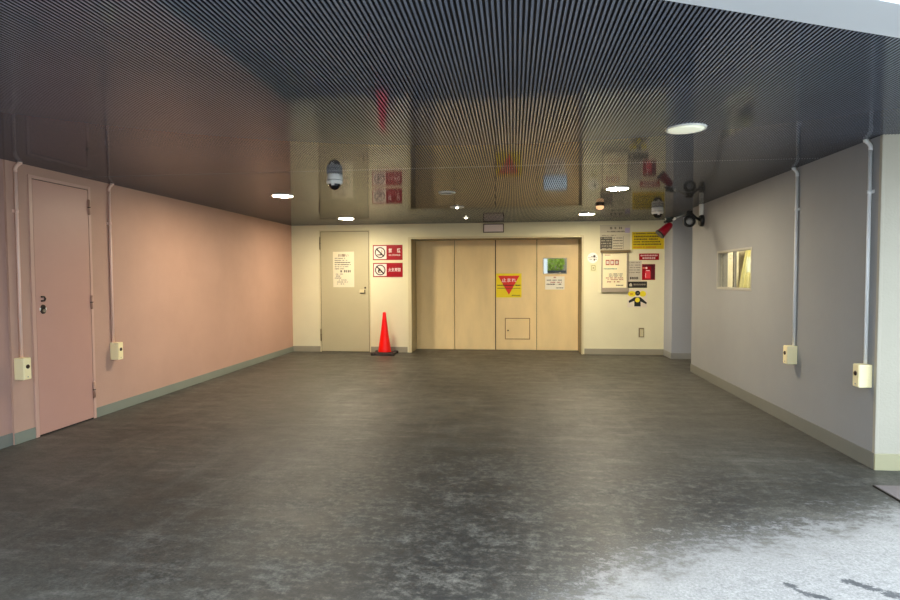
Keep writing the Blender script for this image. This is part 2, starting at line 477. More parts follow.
# left wall (door hole is a shallow rebate: the door sits on it)
b = MB(); b.box(XL - 0.2, XL, 4.186, 10.75, 0, H + 0.006, M_pink)
struct('wall_left', b, 'long pink stucco wall on the left', 'wall')
b = MB(); b.box(XL - 0.22, XL - 0.02, 0.25, 4.186, 0, H + 0.006, M_mauve)
struct('wall_left_front', b, 'darker mauve end of the left wall nearest the street', 'wall')
# back wall with the lift opening
OX0, OX1, OZ = -1.815, 1.172, 2.03
b = MB()
b.box(XL, OX0, YB, YB + 0.2, 0, H + 0.006, M_cream); b.box(OX1, 2.556, YB, YB + 0.2, 0, H + 0.006, M_cream)
b.box(OX0, OX1, YB, YB + 0.2, OZ, H + 0.006, M_cream)
struct('wall_back', b, 'cream back wall around the wide lift door', 'wall')
b = MB(); b.box(2.556, 3.3, 9.63, YB + 0.2, 0, H + 0.006, mat('blue_grey_stucco', (172, 175, 182), 0.75, bump=0.2, bscale=90), 0.004)
struct('wall_column', b, 'grey column in the far right corner beside the cream wall', 'column')
# right wall with the booth window hole
WY0, WY1, WZ0, WZ1 = 6.345, 7.355, 1.20, 1.643
T = 0.12
b = MB()
b.box(XR, XR + T, YF, WY0, 0, H + 0.006, M_grey); b.box(XR, XR + T, WY1, 8.36, 0, H + 0.006, M_grey)
b.box(XR, XR + T, WY0, WY1, 0, WZ0, M_grey); b.box(XR, XR + T, WY0, WY1, WZ1, H + 0.006, M_grey)
struct('wall_right', b, 'grey stucco wall on the right with a small window', 'wall')
b = MB(); b.box(XR + 0.003, 4.6, YF - 0.02, YF + 0.1, 0, H + 0.006, M_white, 0.004)
b.box(XR - 0.004, XR + 0.02, YF - 0.026, YF + 0.004, 0.0, H, M_white, 0.005)
struct('wall_right_front', b, 'pale stucco end face of the right wall, facing the street', 'wall')
b = MB(); b.box(XR + T, 4.6, 8.24, 8.36, 0, H + 0.006, M_boothw)
struct('wall_booth_rear', b, 'beige rear wall of the booth behind the small window', 'wall')
b = MB(); b.box(4.6, 4.72, YF - 0.02, YB + 0.2, 0, H + 0.006, M_boothw)
struct('wall_far_right', b, 'plain outer wall closing the booth and the side passage', 'wall')
b = MB(); b.box(3.3, 4.6, YB, YB + 0.2, 0, H + 0.006, M_grey)
struct('wall_passage', b, 'grey end wall of the side passage', 'wall')

# baseboards
def bb(name, label, m, *boxes):
    b = MB()
    for x in boxes: b.box(*x, m, 0.003)
    struct(name, b, label, 'baseboard')
bb('baseboard_left', 'green grey skirting along the pink left wall', M_baseg, (XL - 0.002, XL + 0.008, 4.186, 4.388, 0, 0.095), (XL - 0.002, XL + 0.008, 5.1, YB, 0, 0.095))
bb('baseboard_left_front', 'blue grey skirting on the mauve wall end', mat('blue_grey_vinyl', (118, 120, 112), 0.5), (XL - 0.03, XL - 0.012, 0.25, 4.186, 0, 0.1))
bb('baseboard_back', 'taupe skirting along the cream back wall', M_baseb, (XL, -3.51, YB - 0.008, YB + 0.002, 0, 0.1), (-2.565, -1.895, YB - 0.008, YB + 0.002, 0, 0.1), (1.225, 2.556, YB - 0.008, YB + 0.002, 0, 0.1))
bb('baseboard_right', 'olive grey skirting along the grey right wall', M_baser, (XR - 0.008, XR + 0.002, YF - 0.02, 8.365, 0, 0.115))
bb('baseboard_column', 'grey skirting on the corner column', mat('grey_vinyl', (150, 150, 146), 0.5), (2.55, 3.3, 9.622, 9.632, 0, 0.1), (2.548, 2.558, 9.622, YB - 0.01, 0, 0.1))
bb('baseboard_right_front', 'pale skirting on the street end of the right wall', M_basew, (XR - 0.006, 4.6, YF - 0.034, YF - 0.018, 0, 0.115))

# ------------------------------------------------------------------ door 1, pink steel door in the left wall
d1 = thing('door_1', (XL, 4.74, 0), 'pink steel door in the left wall', 'door', kind='structure')
def f(b):
    y0, y1, zt = 4.39, 5.095, 2.222
    b.box(XL - 0.01, XL + 0.012, y0, y0 + 0.035, 0, zt, M_pinktrim, 0.003); b.box(XL - 0.01, XL + 0.012, y1 - 0.03, y1, 0, zt, M_pinktrim, 0.003)
    b.box(XL - 0.01, XL + 0.012, y0 + 0.035, y1 - 0.03, zt - 0.028, zt, M_pinktrim, 0.003)
    b.box(XL - 0.01, XL + 0.0015, y0 + 0.03, y1 - 0.025, 0.0, zt - 0.02, M_dark)
one('door_frame', f, d1)
leaf = one('door_leaf', lambda b: b.box(XL + 0.001, XL + 0.009, 4.43, 5.06, 0.014, 2.188, M_pinkpaint, 0.002), d1)
for z0, z1 in ((1.955, 2.098), (1.06, 1.19), (0.205, 0.36)):
    def f(b, z0=z0, z1=z1):
        b.tube((XL + 0.016, 5.066, z0), (XL + 0.016, 5.066, z1), 0.012, 0.012, M_hingepink, 12)
        b.tube((XL + 0.016, 5.066, (z0 + z1) / 2 - 0.004), (XL + 0.016, 5.066, (z0 + z1) / 2 + 0.004), 0.0135, 0.0135, M_dark, 12)
    one('hinge', f, d1)
def f(b):   # recessed half-round pull
    zc, yc = 1.178, 4.50
    b.path([(XL + 0.014, yc - 0.02, zc + 0.018), (XL + 0.016, yc + 0.01, zc + 0.018), (XL + 0.017, yc + 0.022, zc), (XL + 0.016, yc + 0.01, zc - 0.018), (XL + 0.014, yc - 0.02, zc - 0.018)], 0.007, M_bronze)
one('latch_pull', f, leaf)
def f(b):
    zc, yc = 1.09, 4.50
    b.box(XL + 0.008, XL + 0.011, yc - 0.036, yc + 0.036, zc - 0.012, zc + 0.012, M_whitepl, 0.002)
    b.lathe([(0.025, 0), (0.025, 0.006), (0.02, 0.010)], (XL + 0.008, yc, zc + 0.014), M_bronze, (1, 0, 0), 20)
    b.lathe([(0.028, 0), (0.028, 0.006), (0.022, 0.010)], (XL + 0.008, yc, zc - 0.014), M_bronze, (1, 0, 0), 20)
    b.lathe([(0.013, 0.008), (0.013, 0.016)], (XL + 0.008, yc, zc - 0.014), M_steel, (1, 0, 0), 14)
    b.lathe([(0.011, 0.008), (0.011, 0.015)], (XL + 0.008, yc, zc + 0.014), M_black, (1, 0, 0), 14)
one('lock_cylinder', f, leaf)

# ------------------------------------------------------------------ door 2, beige steel door in the back wall
d2 = thing('door_2', (-3.04, YB, 0), 'beige steel door in the back wall, left of the red signs', 'door', kind='structure')
def f(b):
    x0, x1, zt = -3.508, -2.566, 2.208
    b.box(x0, x0 + 0.022, YB - 0.010, YB + 0.01, 0, zt, M_frame, 0.002); b.box(x1 - 0.022, x1, YB - 0.010, YB + 0.01, 0, zt, M_frame, 0.002)
    b.box(x0 + 0.022, x1 - 0.022, YB - 0.010, YB + 0.01, zt - 0.022, zt, M_frame, 0.002)
    b.box(x0 + 0.02, x1 - 0.02, YB - 0.0015, YB + 0.01, 0, zt - 0.02, M_dark)
one('door_frame', f, d2)
leaf = one('door_leaf', lambda b: b.box(-3.479, -2.597, YB - 0.007, YB + 0.001, 0.01, 2.178, M_gdoor, 0.002), d2)
for z0, z1 in ((1.86, 2.09), (0.20, 0.42)):
    one('hinge', lambda b: (b.tube((-3.49, YB - 0.014, z0), (-3.49, YB - 0.014, z1), 0.014, 0.014, M_brass, 12), b.tube((-3.49, YB - 0.014, (z0 + z1) / 2 - 0.004), (-3.49, YB - 0.014, (z0 + z1) / 2 + 0.004), 0.016, 0.016, M_dark, 12)), d2)
def f(b):
    b.box(-2.765, -2.650, YB - 0.016, YB - 0.006, 1.06, 1.135, M_frame, 0.003)
    b.box(-2.757, -2.66, YB - 0.022, YB - 0.012, 1.062, 1.078, M_bronze, 0.003)
    b.box(-2.672, -2.655, YB - 0.03, YB - 0.012, 1.062, 1.13, M_bronze, 0.003)
one('door_handle', f, leaf)
one('keyhole', lambda b: b.lathe([(0.017, 0), (0.017, 0.008), (0.012, 0.012)], (-2.66, YB - 0.006, 1.165), M_bronze, (0, -1, 0), 16), leaf)

# ------------------------------------------------------------------ door 3, the four-panel lift door
d3 = thing('door_3', (-0.33, YD, 0), 'wide cream four panel lift door in the back wall', 'door', kind='structure')
def f(b):
    o = 0.055
    b.box(OX0 - o, OX0, YB - 0.02, YB + 0.02, 0, OZ + 0.035, M_frame, 0.004); b.box(OX1, OX1 + o - 0.02, YB - 0.02, YB + 0.02, 0, OZ + 0.035, M_frame, 0.004)
    b.box(OX0, OX1, YB - 0.02, YB + 0.02, OZ, OZ + 0.035, M_frame, 0.004)
one('door_frame', f, d3)
def f(b):
    b.box(OX0 - 0.04, OX0 + 0.001, YB + 0.02, YD + 0.12, 0, OZ + 0.1, M_jamb); b.box(OX1 - 0.001, OX1 + 0.04, YB + 0.02, YD + 0.12, 0, OZ + 0.1, M_jamb)
    b.box(OX0, OX1, YB + 0.02, YD + 0.12, OZ - 0.001, OZ + 0.06, M_jamb)
    b.box(OX0 - 0.04, OX1 + 0.04, YD + 0.06, YD + 0.12, 0, OZ + 0.06, M_dark)
one('jamb', f, d3)
one('sill', lambda b: b.box(OX0, OX1, YD - 0.03, YD + 0.05, 0.0, 0.006, mat('sill_metal', (120, 108, 84), 0.45, metal=0.5)), d3)
seams = [OX0 + 0.002, -1.09, -0.33, 0.423, OX1 - 0.002]
for i in range(4):
    g = 0.009
    stag = (0.0, 0.012, 0.012, 0.0)[i]
    p_ = one('door_panel', lambda b: b.box(seams[i] + (0.008 if i == 2 else g / 2), seams[i + 1] - (0.008 if i == 1 else g / 2), YD + stag, YD + 0.05, 0.008, OZ - 0.002, M_panel, 0.003), d3)
    if i == 2:
        hx0, hx1, hz0, hz1 = -0.156, 0.301, 0.201, 0.594
        def f(b):
            w_ = 0.011; y0, y1 = YD + 0.009, YD + 0.013
            m = mat('rust_brown', (140, 84, 44), 0.6)
            b.box(hx0, hx1, y0, y1, hz0, hz0 + w_, m); b.box(hx0, hx1, y0, y1, hz1 - w_, hz1, m)
            b.box(hx0, hx0 + w_, y0, y1, hz0, hz1, m); b.box(hx1 - w_, hx1, y0, y1, hz0, hz1, m)
        one('hatch_rim', f, p_)
        one('hatch', lambda b: (b.box(hx0 + 0.013, hx1 - 0.013, YD + 0.006, YD + 0.013, hz0 + 0.013, hz1 - 0.013, M_panel, 0.002), b.lathe([(0.014, 0), (0.014, 0.008), (0.01, 0.011)], (-0.101, YD + 0.007, 0.364), M_bronze, (0, -1, 0), 14)), p_)

# ------------------------------------------------------------------ booth window
w1 = thing('window_1', (XR, 6.85, WZ0), 'small booth window in the grey right wall', 'window', kind='structure')
def f(b):
    t = 0.016; x0, x1 = XR - 0.004, XR + 0.055
    m = mat('window_frame_alu', (172, 168, 158), 0.4, metal=0.2)
    b.box(x0, x1, WY0 - 0.012, WY0 + t, WZ0 - 0.01, WZ1 + 0.01, m, 0.003); b.box(x0, x1, WY1 - t, WY1 + 0.012, WZ0 - 0.01, WZ1 + 0.01, m, 0.003)
    b.box(x0, x1, WY0 + t, WY1 - t, WZ1 - t, WZ1 + 0.01, m, 0.003); b.box(x0, x1, WY0 + t, WY1 - t, WZ0 - 0.01, WZ0 + t, m, 0.003)
    b.box(XR + 0.012, XR + 0.03, 6.83, 6.855, WZ0 + t, WZ1 - t, m, 0.002)
one('window_frame', f, w1)
one('window_pane', lambda b: b.box(XR + 0.018, XR + 0.021, WY0 + 0.02, WY1 - 0.02, WZ0 + 0.02, WZ1 - 0.02, M_glass), w1)
# inside the booth
lk = thing('locker', (2.9, 8.15, 0), 'cream two door locker seen through the booth window', 'locker')
one('body', lambda b: b.box(2.80, 3.0, 8.075, 8.236, 0.0, 1.78, M_locker, 0.004), lk)
one('door', lambda b: b.box(2.802, 2.925, 8.06, 8.0745, 0.02, 1.77, M_locker, 0.003), lk)
one('door', lambda b: b.box(2.94, 2.998, 8.06, 8.0745, 0.02, 1.77, M_locker, 0.003), lk)
one('door_gap', lambda b: b.box(2.926, 2.939, 8.067, 8.0745, 0.02, 1.77, M_dark), lk)
def f(b):   # pleated curtain gathered to the right, its left edge running down aslant
    rows, colsn = 14, 40; vs = []
    for i in range(rows):
        t = i / (rows - 1); z = 1.78 - 0.62 * t
        xl = 3.07 - 0.10 * t; xr = 3.20
        for k in range(colsn):
            s = k / (colsn - 1); vs.append((xl + (xr - xl) * s, 7.99 + 0.018 * math.sin(s * 26), z))
    fs = [(i * colsn + k, i * colsn + k + 1, (i + 1) * colsn + k + 1, (i + 1) * colsn + k) for i in range(rows - 1) for k in range(colsn - 1)]
    b.add(vs, fs, M_curt, True)
cur = thing('curtain', (3.14, 8.05, 1.16), 'pale yellow gathered curtain seen through the booth window', 'curtain')
o = one('cloth', f, cur)
sm = o.modifiers.new('thickness', 'SOLIDIFY'); sm.thickness = 0.004
one('rail', lambda b: (b.tube((3.03, 7.99, 1.79), (3.4, 7.99, 1.79), 0.008, 0.008, M_steel, 12), b.box(3.30, 3.33, 7.99, 8.245, 1.78, 1.80, M_steel)), cur)
bd = one('notice_board', lambda b: b.box(3.16, 3.6, 8.222, 8.242, 1.0, 1.75, M_greyg, 0.003)); tag(bd, 'grey green board on the booth rear wall behind the curtain', 'board')
ct = thing('counter', (2.7, 6.85, 0), 'low brown counter inside the booth under its window', 'counter')
one('counter_top', lambda b: b.box(XR + T + 0.03, 2.79, 5.6, 7.85, 1.155, 1.185, M_shelf, 0.004), ct)
one('front_panel', lambda b: b.box(2.74, 2.76, 5.65, 7.8, 0.0, 1.156, M_boothw), ct)
bl = thing('ceiling_lamp', (3.2, 7.2, H), 'round lamp on the booth ceiling', 'ceiling lamp')
one('trim', lambda b: b.lathe([(0.17, -0.02), (0.17, 0.012)], (3.2, 7.2, H), M_whitepl, n=32), bl)
one('diffuser', lambda b: b.lathe([(0.15, -0.03), (0.16, -0.02)], (3.2, 7.2, H), M_booth, n=32), bl)

# ------------------------------------------------------------------ ceiling lamps
def lamp(x, y, label, glow, name='downlight', r=0.122):
    t = thing(name, (x, y, H), label, 'ceiling light', 'round ceiling downlights')
    one('trim', lambda b: b.lathe([(r - 0.012, -0.008), (r - 0.004, -0.011), (r, -0.009), (r + 0.004, 0.001)], (x, y, H), M_whitepl, n=40), t)
    one('diffuser', lambda b: b.lathe([(0.0001, -0.016), (r * 0.6, -0.0145), (r - 0.012, -0.0095)], (x, y, H), glow, n=40), t)
    return t
L0 = lamp(-2.65, 6.40, 'lit round ceiling downlight nearest the pink left wall', M_lampw)
dup(L0, (-2.665, 8.98, H), 'lit round ceiling downlight above the beige steel door')
dup(L0, (1.115, 6.39, H), 'lit round ceiling downlight between the dim one and the amber sensor on the right', 'round ceiling downlights')
dup(L0, (1.105, 8.90, H), 'lit round ceiling downlight near the right end of the lift door')
lamp(1.105, 3.875, 'large dim downlight nearest the street, closest to the camera', M_lampe)
def spot(x, y, label, bulb, r=0.095):
    t = thing('recessed_downlight', (x, y, H), label, 'ceiling light', 'small recessed downlights along the centre line')
    one('trim', lambda b: b.lathe([(r - 0.02, -0.004), (r - 0.012, -0.012), (r, -0.009), (r + 0.003, 0.001)], (x, y, H), M_whitepl, n=36), t)
    one('reflector', lambda b: b.lathe([(0.0001, -0.003), (r - 0.018, -0.004)], (x, y, H), M_steel, n=30), t)
    if bulb: one('bulb', lambda b: b.lathe([(0.0001, -0.026), (0.014, -0.022), (0.022, -0.012), (0.022, -0.003)], (x, y, H), M_bulb, n=20), t)
    return t
spot(-0.745, 6.44, 'unlit recessed downlight, nearest of the three along the centre line', False)
spot(-0.76, 7.77, 'faintly lit recessed downlight, middle of the three along the centre line', True)
spot(-0.75, 9.12, 'small lit downlight just in front of the blank white plate', True, 0.05)
sn = thing('ceiling_sensor', (1.128, 7.73, H), 'small brown ceiling sensor with a glowing amber lens', 'sensor')
one('base', lambda b: b.lathe([(0.055, 0.012), (0.058, -0.012), (0.05, -0.026)], (1.128, 7.73, H), M_bronze, n=28), sn)
one('lens', lambda b: b.lathe([(0.048, -0.024), (0.052, -0.04), (0.044, -0.06), (0.024, -0.072), (0.0001, -0.075)], (1.128, 7.73, H), M_amber, n=28), sn)

# ------------------------------------------------------------------ dome cameras
def dome(x, y, label, r=0.072):
    t = thing('ceiling_dome_camera', (x, y, H), label, 'security camera', 'white dome security cameras on the ceiling')
    one('housing', lambda b: (b.lathe([(r, 0.012), (r + 0.001, -0.045), (r, -0.05)], (x, y, H), M_whitepl, n=36), b.lathe([(r - 0.003, -0.05), (r - 0.003, -0.054)], (x, y, H), M_dark, n=36),
                              b.lathe([(r, -0.054), (r + 0.002, -0.06), (r + 0.001, -0.078), (r - 0.012, -0.088)], (x, y, H), M_whitepl, n=36)), t)
    one('dome', lambda b: b.lathe([((r - 0.016) * math.cos(a), -0.086 - (r - 0.016) * math.sin(a)) for a in [PI / 2 * i / 10 for i in range(10)]] + [(0.0001, -0.086 - r + 0.016)], (x, y, H), M_domeb, n=32), t)
    one('lens_shroud', lambda b: b.box(x - 0.014, x + 0.014, y - r + 0.006, y - r + 0.03, H - 0.104, H - 0.084, M_whitepl, 0.004), t)
    return t
dome(-1.646, 5.19, 'white dome security camera on the ceiling, left of centre')
dome(1.987, 8.26, 'white dome security camera on the ceiling by the far right corner', 0.078)

# ------------------------------------------------------------------ floodlight bracket on the right wall, with a red hood
AY = 7.93
t = thing('wall_floodlight', (XR, AY, 2.08), 'black floodlight bracket with a red hooded lamp high on the right wall', 'floodlight')
one('wall_plate', lambda b: b.lathe([(0.078, 0), (0.078, 0.03), (0.066, 0.042)], (XR, AY, 2.083), M_black, (-1, 0, 0), 28), t)
one('conduit', lambda b: b.box(XR - 0.045, XR, AY - 0.03, AY + 0.03, 2.15, H, M_whitepl, 0.008), t)
def f(b):
    b.path([(XR - 0.03, AY, 2.09), (XR - 0.09, AY, 2.12), (XR - 0.14, AY, 2.17), (2.31, AY, 2.195)], 0.018, M_black)
    b.box(2.27, 2.35, AY - 0.035, AY + 0.035, 2.15, 2.215, M_black, 0.012)
    b.path([(2.30, AY, 2.19), (2.22, AY, 2.145), (2.12, AY, 2.115)], 0.013, M_steel)
    b.lathe([(0.018, -0.03), (0.02, 0), (0.018, 0.03)], (2.125, AY, 2.112), M_whitepl, (0, 1, 0), 16)
one('arm', f, t)
hd = one('lamp_head', lambda b: (b.lathe([(0.03, 0.09), (0.05, 0.07), (0.074, 0.02), (0.078, -0.02), (0.07, -0.028), (0.056, -0.022)], (2.305, AY - 0.03, 2.07), M_black, (0, 1, 0), 32),), t)
one('lens', lambda b: b.lathe([(0.0001, -0.030), (0.025, -0.030), (0.045, -0.026)], (2.305, AY - 0.03, 2.07), mat('lamp_glass', (150, 152, 156), 0.25), (0, 1, 0), 28), hd)
def f(b):
    b.box(2.01, 2.09, AY - 0.03, AY + 0.03, 2.085, 2.125, mat('green_black', (22, 36, 30), 0.4), 0.01)
    b.tube((2.05, AY, 2.12), (2.05, AY, 2.05), 0.016, 0.016, M_black, 14)
    b.tube((1.99, AY, 2.07), (2.10, AY, 2.085), 0.012, 0.012, M_black, 12)
    b.box(2.06, 2.14, AY - 0.02, AY + 0.02, 2.105, 2.14, M_black, 0.008)
one('knuckle', f, t)
hx, hz = Vector((2.085, AY, 2.045)), Vector((1.945, AY - 0.02, 1.915))
hood = one('red_hood', lambda b: b.lathe([(0.03, 0), (0.044, 0.03), (0.052, 0.08), (0.062, 0.17), (0.067, 0.205), (0.058, 0.2)], hx, M_redd, hz - hx, 28), t)
hood['label'] = 'red flared hood'
one('hood_rim', lambda b: b.lathe([(0.069, 0.195), (0.069, 0.212), (0.05, 0.208)], hx, M_black, hz - hx, 28), hood)

# ------------------------------------------------------------------ switch boxes with conduits on the side walls
def switch_box(side, y, z0, z1, label):
    d, wd = 0.086, 0.074
    xw = XL if side < 0 else XR
    xo = xw + d if side < 0 else xw - d
    nrm = (1, 0, 0) if side < 0 else (-1, 0, 0)
    t = thing('switch_box', (xw, y + wd / 2, z0), label, 'switch box', 'cream key switch boxes on the side walls')
    lo, hi = min(xw, xo), max(xw, xo)
    one('housing', lambda b: b.box(lo, hi, y, y + wd, z0, z1, M_boxc, 0.005), t)
    xc = xo
    lid = one('cover', lambda b: b.box(xc - 0.002, xc + 0.003, y + 0.004, y + wd - 0.004, z0 + 0.006, z1 - 0.006, M_boxc, 0.002) if side < 0 else b.box(xc - 0.003, xc + 0.002, y + 0.004, y + wd - 0.004, z0 + 0.006, z1 - 0.006, M_boxc, 0.002), t)
    one('key_switch', lambda b: b.lathe([(0.017, 0), (0.017, 0.006), (0.012, 0.009)], (xc + nrm[0] * 0.001, y + wd / 2, z0 + (z1 - z0) * 0.6), M_bronze, nrm, 18), lid)
    one('screw', lambda b: b.lathe([(0.006, 0), (0.005, 0.004)], (xc + nrm[0] * 0.001, y + wd / 2, z0 + 0.022), M_steel, nrm, 10), lid)
    return t
switch_box(-1, 4.203, 0.528, 0.706, 'cream key switch box left of the pink door')
switch_box(-1, 5.319, 0.532, 0.706, 'cream key switch box right of the pink door')
switch_box(1, 4.271, 0.562, 0.724, 'cream key switch box at the street end of the right wall')
switch_box(1, 5.331, 0.566, 0.728, 'cream key switch box on the right wall nearer the window')
def conduit(side, y, zb, m, label, clamp_z):
    xw = XL if side < 0 else XR; s_ = 1 if side < 0 else -1
    xp = xw + s_ * 0.016
    t = thing('conduit', (xw, y, zb), label, 'conduit', 'surface conduits running up the side walls')
    one('pipe', lambda b: b.tube((xp, y, zb), (xp, y, H - 0.08), 0.012, 0.012, m, 16), t)
    def f(b):
        b.path([(xp, y, H - 0.082), (xp, y, H - 0.055), (xp + s_ * 0.006, y + 0.01, H - 0.032), (xp + s_ * 0.012, y + 0.024, H - 0.018), (xp + s_ * 0.014, y + 0.03, H - 0.002)], 0.0135, m, 16)
        b.lathe([(0.015, 0), (0.018, 0.01), (0.018, 0.018)], (xp + s_ * 0.014, y + 0.03, H - 0.018), m, n=18)
    one('elbow', f, t)
    for z in clamp_z:
        one('clamp', lambda b: (b.tube((xp, y, z - 0.012), (xp, y, z + 0.012), 0.0145, 0.0145, m, 16), b.box(min(xw, xw + s_ * 0.005), max(xw, xw + s_ * 0.005), y - 0.03, y + 0.03, z - 0.012, z + 0.012, m, 0.001)), t)
    return t
conduit(-1, 4.262, 0.706, M_pinkpipe, 'pink painted conduit left of the pink door', (1.9,))
conduit(-1, 5.345, 0.706, M_pinkpipe, 'pink painted conduit right of the pink door', (1.9,))
conduit(1, 4.325, 0.724, M_pipeg, 'pale grey conduit at the street end of the right wall', (1.93,))
conduit(1, 5.365, 0.728, M_pipeg, 'pale grey conduit on the right wall nearer the window', (1.93,))

# ------------------------------------------------------------------ traffic cone
cx, cy = -2.255, 9.85
t = thing('traffic_cone', (cx, cy, 0), 'red traffic cone on a black base under the two red signs', 'traffic cone')
def f(b):
    b.box(cx - 0.19, cx + 0.19, cy - 0.19, cy + 0.19, 0.0, 0.03, M_rubber, 0.01)
    for sx in (-1, 1):
        for sy in (-1, 1): b.lathe([(0.045, 0.0), (0.045, 0.036), (0.036, 0.044)], (cx + sx * 0.165, cy + sy * 0.165, 0), M_rubber, n=20)
    b.lathe([(0.15, 0.028), (0.145, 0.042), (0.125, 0.046)], (cx, cy, 0), M_rubber, n=32)
one('base', f, t)
one('cone_body', lambda b: b.lathe([(0.118, 0.044), (0.112, 0.07), (0.06, 0.43), (0.034, 0.66), (0.030, 0.715), (0.027, 0.735), (0.019, 0.742), (0.016, 0.735)], (cx, cy, 0), M_cone, n=48), t)

# ------------------------------------------------------------------ signs on the back wall
Yw = YB
def panel(t, x0, x1, z0, z1, y, m, th=0.004, name='panel', bev=0.0012):
    return one(name, lambda b: b.box(x0, x1, y - th, y + 0.001, z0, z1, m, bev, seg=1), t)
# red no smoking sign
def red_sign(name, z0, z1, label, kind):
    x0, x1 = -2.513, -1.972; xs = -2.265
    t = thing(name, ((x0 + x1) / 2, Yw, z0), label, 'sign')
    panel(t, x0, x1, z0, z1, Yw, M_red, 0.006)
    y = Yw - 0.0065
    def f(b):
        rect(b, x0 + 0.016, xs, z0 + 0.018, z1 - 0.018, y, M_signw)
        xc, zc = (x0 + 0.016 + xs) / 2, (z0 + z1) / 2; y2 = y - 0.0012
        b.ring(xc, zc, 0.078, 0.096, y2, M_dark)
        k = 0.0085; a = 0.070
        if kind == 'smoke':
            rect(b, xc - 0.02, xc + 0.025, zc - 0.052, zc - 0.03, y2, M_ink)
            rect(b, xc - 0.052, xc - 0.022, zc - 0.052, zc - 0.03, y2, M_inkgrey)
            b.poly([(xc + 0.02, zc - 0.02), (xc + 0.03, zc - 0.02), (xc + 0.042, zc + 0.015), (xc + 0.03, zc + 0.045), (xc + 0.022, zc + 0.042), (xc + 0.03, zc + 0.012)], y2, M_inkgrey)
        else:
            b.poly([(xc - 0.03, zc - 0.055), (xc + 0.008, zc - 0.055), (xc + 0.03, zc - 0.02), (xc + 0.016, zc + 0.012), (xc + 0.012, zc - 0.005), (xc - 0.004, zc + 0.045), (xc - 0.016, zc + 0.01), (xc - 0.028, zc + 0.02), (xc - 0.045, zc - 0.02)], y2, M_ink)
            b.poly([(xc - 0.012, zc - 0.05), (xc + 0.006, zc - 0.045), (xc + 0.01, zc - 0.024), (xc - 0.004, zc - 0.004), (xc - 0.014, zc - 0.026)], y2 - 0.001, M_signw)
        b.poly([(xc - a - k, zc + a - k), (xc - a + k, zc + a + k), (xc + a + k, zc - a + k), (xc + a - k, zc - a - k)][::-1], y2 - 0.002, M_dark)
    one('pictogram', f, t)
    def f(b):
        xm = (xs + x1) / 2
        if kind == 'smoke':
            text_into(b, '禁', xm - 0.078, z0 + 0.170, y - 0.001, 0.075, M_signtxt, 0.06, 0.01)
            text_into(b, '煙', xm + 0.078, z0 + 0.170, y - 0.001, 0.075, M_signtxt, 0.06, 0.01)
            text_into(b, 'NO SMOKING', xm, z0 + 0.088, y - 0.001, 0.028, M_signtxt, 0.205)
        else:
            text_into(b, '火気厳禁', xm, z0 + 0.130, y - 0.001, 0.072, M_signtxt, 0.225, 0.012)
    f(Split(t))
red_sign('no_smoking_sign', 1.662, 1.932, 'red no smoking sign, upper of the two right of the beige door', 'smoke')
red_sign('no_fire_sign', 1.357, 1.611, 'red no open flames sign, lower of the two right of the beige door', 'fire')
# paper notice on the beige door
yd = YB - 0.0068
t = thing('door_notice', (-3.05, yd, 1.17), 'cream paper notice with small print taped on the beige door', 'notice')
panel(t, -3.253, -2.862, 1.178, 1.818, yd, M_paper, 0.0015, 'paper', 0)
def f(b):
    y = yd - 0.0022
    text_into(b, 'お願い', -3.06, 1.752, y, 0.048, mat('brown_ink', (112, 70, 50), 0.6), 0.2, 0.01)
    for i, (x1, m) in enumerate(((-3.02, M_inkgrey), (-2.98, M_inkgrey), (-2.92, M_ink), (-2.92, M_ink), (-2.97, M_inkgrey), (-3.04, M_inkgrey))):
        glyphs(b, -3.22, x1, 1.70 - i * 0.038, 0.02, y, m, 10 + i)
    for k in range(3): glyphs(b, -3.12 + k * 0.07, -3.075 + k * 0.07, 1.465, 0.042, y, M_ink, 30 + k, 1.0)
    for i, (x0, x1, m) in enumerate(((-3.22, -3.07, M_inkgrey), (-3.2, -3.12, M_ink), (-3.22, -3.1, M_inkgrey), (-3.15, -3.0, M_inkgrey), (-3.18, -2.98, M_inkgrey), (-3.18, -3.02, M_ink))):
        glyphs(b, x0, x1, 1.415 - i * 0.036, 0.018, y, m, 40 + i)
f(Split(t))
# yellow stop sign on the lift door
yp = YD + 0.0118
t = thing('stop_sign', (-0.09, yp, 0.97), 'square yellow sign with a red triangle on the lift door', 'sign')
panel(t, -0.318, 0.146, 0.972, 1.414, yp, M_yellow, 0.003)
def f(b):
    b.poly([(-0.283, 1.372), (-0.085, 1.022), (0.108, 1.372)], yp - 0.0035, M_tri)
one('triangle', f, t)
def f(b):
    text_into(b, '止まれ', -0.083, 1.292, yp - 0.006, 0.072, M_signtxt, 0.262, 0.012)
    glyphs(b, -0.298, 0.125, 1.196, 0.02, yp - 0.006, M_ink, 50, 0.95)
    rect(b, -0.298, 0.125, 1.138, 1.146, yp - 0.006, M_ink)
    glyphs(b, -0.03, 0.12, 1.012, 0.015, yp - 0.006, M_ink, 52, 0.95)
f(Split(t))
